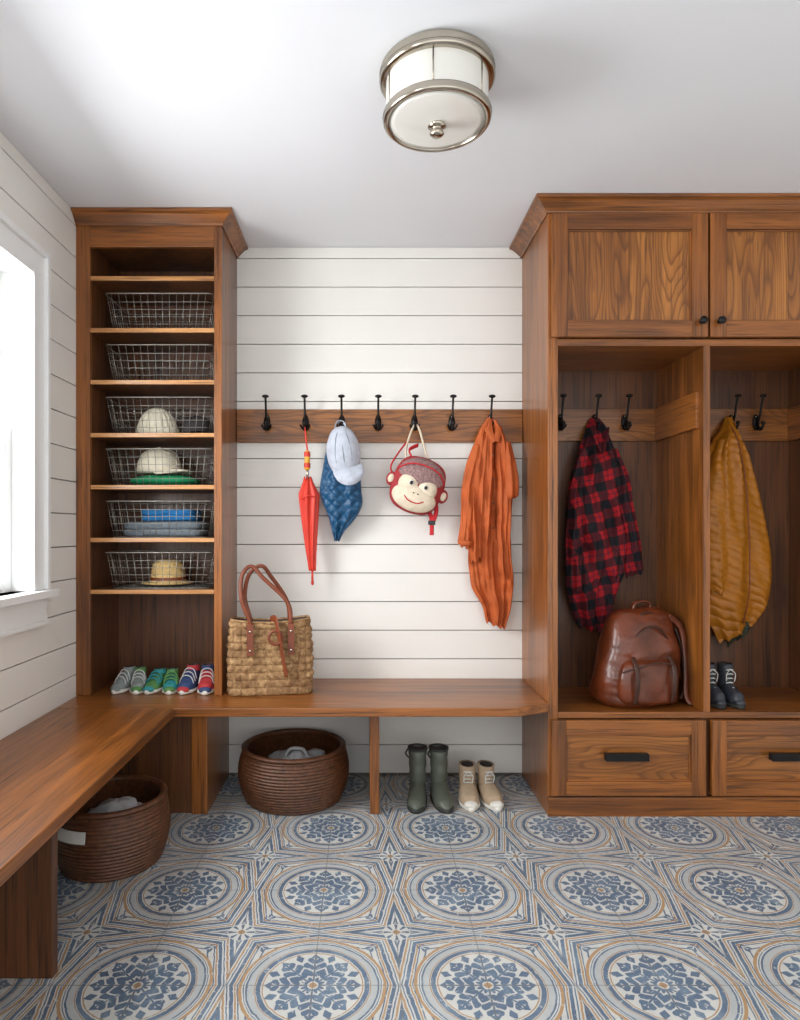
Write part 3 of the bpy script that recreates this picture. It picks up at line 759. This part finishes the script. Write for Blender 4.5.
for yy,off in((-.056,-.05),(.05,-.015)):
    x0,x1=-.085,.085
    b.tube([(x0,yy-.008,.19),(x0,yy-.006,.30),(x0-.02+off*.3,yy,.40),(x0+.005+off*.8,yy*.6,.50),(off*1.2-.02,yy*.3,.54),(x1-.065+off,yy*.6,.49),(x1-.015,yy,.39),(x1,yy-.006,.30),(x1,yy-.008,.19)],.007,STRAP,10,flat=(.009,.0075))
for xx in(-.085,.085):
    b.box(xx-.013,xx+.013,-.083,-.073,.17,.30,STRAP)
    b.ell((xx,-.085,.19),(.006,.004,.006),NICK,10,6); b.ell((xx,-.085,.27),(.006,.004,.006),NICK,10,6)
b.tube([(.0,-.02,.31),(.02,-.07,.318),(.03,-.091,.27),(.05,-.091,.16),(.065,-.089,.08)],.01,STRAP,10,flat=(.016,.003))
b.tube([(.02+.028*cos(a),-.093,.245+.028*sin(a)) for a in[2*pi*k/12 for k in range(12)]],.006,STRAP,8,closed=True)
b.done('woven_tote_bag')

# ------------------------------------------------------------------ leather backpack
b=B(); b.M=Matrix.Translation((1.150,-.288,.4175))@Matrix.Rotation(math.radians(12),4,'Z')
def lean(p): return (p[0]+.12*p[2]*p[2]*1.5,p[1],p[2])
rows=[(0,.150,.080),(.02,.178,.098),(.08,.186,.106),(.16,.180,.104),(.24,.168,.098),(.31,.152,.086),(.36,.130,.068),(.392,.092,.045),(.402,.03,.015)]
R=[]
for j in range(81):
    z,a,d=interp(rows,j/80); rg=ring(0,0,z,max(a,.004),max(d,.004),120,2.9)
    R.append([lean((p[0]*(1+.09*noise.noise(Vector(p)*7)),p[1]*(1+.16*noise.noise(Vector(p)*10+Vector((4,0,0)))+.12*abs(noise.noise(Vector((p[0]*10+p[2]*8,p[1]*8,p[2]*26))))),max(0,p[2]+.016*noise.noise(Vector(p)*7)))) for p in rg])
b.loft(R,LEA)
rows=[(.02,.10,.03),(.04,.125,.044),(.10,.135,.050),(.15,.13,.046),(.185,.115,.034),(.20,.09,.012)]
R=[]
for j in range(41):
    z,a,d=interp(rows,j/40); rg=ring(-.012,-.092,z,a,max(d,.005),80,3)
    R.append([lean((p[0],p[1]*(1+.07*noise.noise(Vector(p)*12)+.05*abs(noise.noise(Vector((p[0]*30,0,p[2]*14))))),p[2]+.010*noise.noise(Vector(p)*10))) for p in rg])
b.loft(R,LEA)
def arc(x0,x1,z0,z1,y0,y1,n=9): return [lean((x0+(x1-x0)*k/n,y0+(y1-y0)*sin(pi*k/n),z0+(z1-z0)*sin(pi*k/n))) for k in range(n+1)]
b.tube(arc(-.182,.176,.10,.335,-.05,-.098),.005,LEAD,8)
b.tube(arc(-.188,.182,.06,.388,-.01,-.052),.005,LEAD,8)
b.tube([lean(p) for p in [(-.14,-.118,.155),(-.08,-.146,.18),(0,-.148,.196),(.08,-.142,.18),(.12,-.115,.155)]],.004,LEAD,8)
for xx in(-.095,.075): 
    b.tube([lean(p) for p in [(xx,-.115,.215),(xx,-.150,.17),(xx,-.157,.1),(xx,-.142,.03)]],.004,LEAD,8,flat=(.011,.003))
b.tube([lean(p) for p in [(-.04,0,.395),(-.035,0,.420),(0,0,.430),(.035,0,.420),(.04,0,.395)]],.006,LEA,8,flat=(.006,.012))
b.tube([(.13,-.04,.37),(.185,-.05,.32),(.198,-.06,.22),(.196,-.07,.12),(.188,-.08,.05),(.192,-.09,.018),(.20,-.10,.010)],.006,LEA,8,flat=(.013,.005))
b.tube([(.175,-.03,.32),(.198,-.04,.24),(.202,-.05,.15),(.196,-.06,.06),(.18,-.06,.02)],.006,LEAD,8,flat=(.010,.004))
b.done('leather_backpack')

# ------------------------------------------------------------------ camera & light
cam=bpy.data.cameras.new('camera'); co=bpy.data.objects.new('camera',cam); scene.collection.objects.link(co)
co.location=(0,-3.114,1.151); co.rotation_euler=(pi/2,0,0)
cam.sensor_width=36; cam.lens=663/1020*36; cam.shift_x=35/1020; cam.shift_y=20/1020; cam.clip_start=.02
scene.camera=co
def area(name,loc,rot,sx,sy,e,col=(1,1,1)):
    l=bpy.data.lights.new(name,'AREA'); l.shape='RECTANGLE'; l.size=sx; l.size_y=sy; l.energy=e; l.color=col
    o=bpy.data.objects.new(name,l); o.location=loc; o.rotation_euler=rot; scene.collection.objects.link(o)
area('daylight_window_1',(XL-.45,(WY0+WY1)/2,1.72),(0,-pi/2+.30,0),1.3,1.3,92,(.97,.985,1))
area('added_light_window_2',(XL-.45,sum(ADDED_W2)/2,1.72),(0,-pi/2+.32,0),1.3,1.3,76,(.97,.985,1))  # added fill lamp outside the unseen second window
w=bpy.data.worlds.new('sky'); scene.world=w; w.use_nodes=True
bg=w.node_tree.nodes['Background']; bg.inputs[0].default_value=(.985,.99,1,1); bg.inputs[1].default_value=1.85
scene.view_settings.view_transform='Standard'; scene.view_settings.look='None'; scene.view_settings.exposure=0
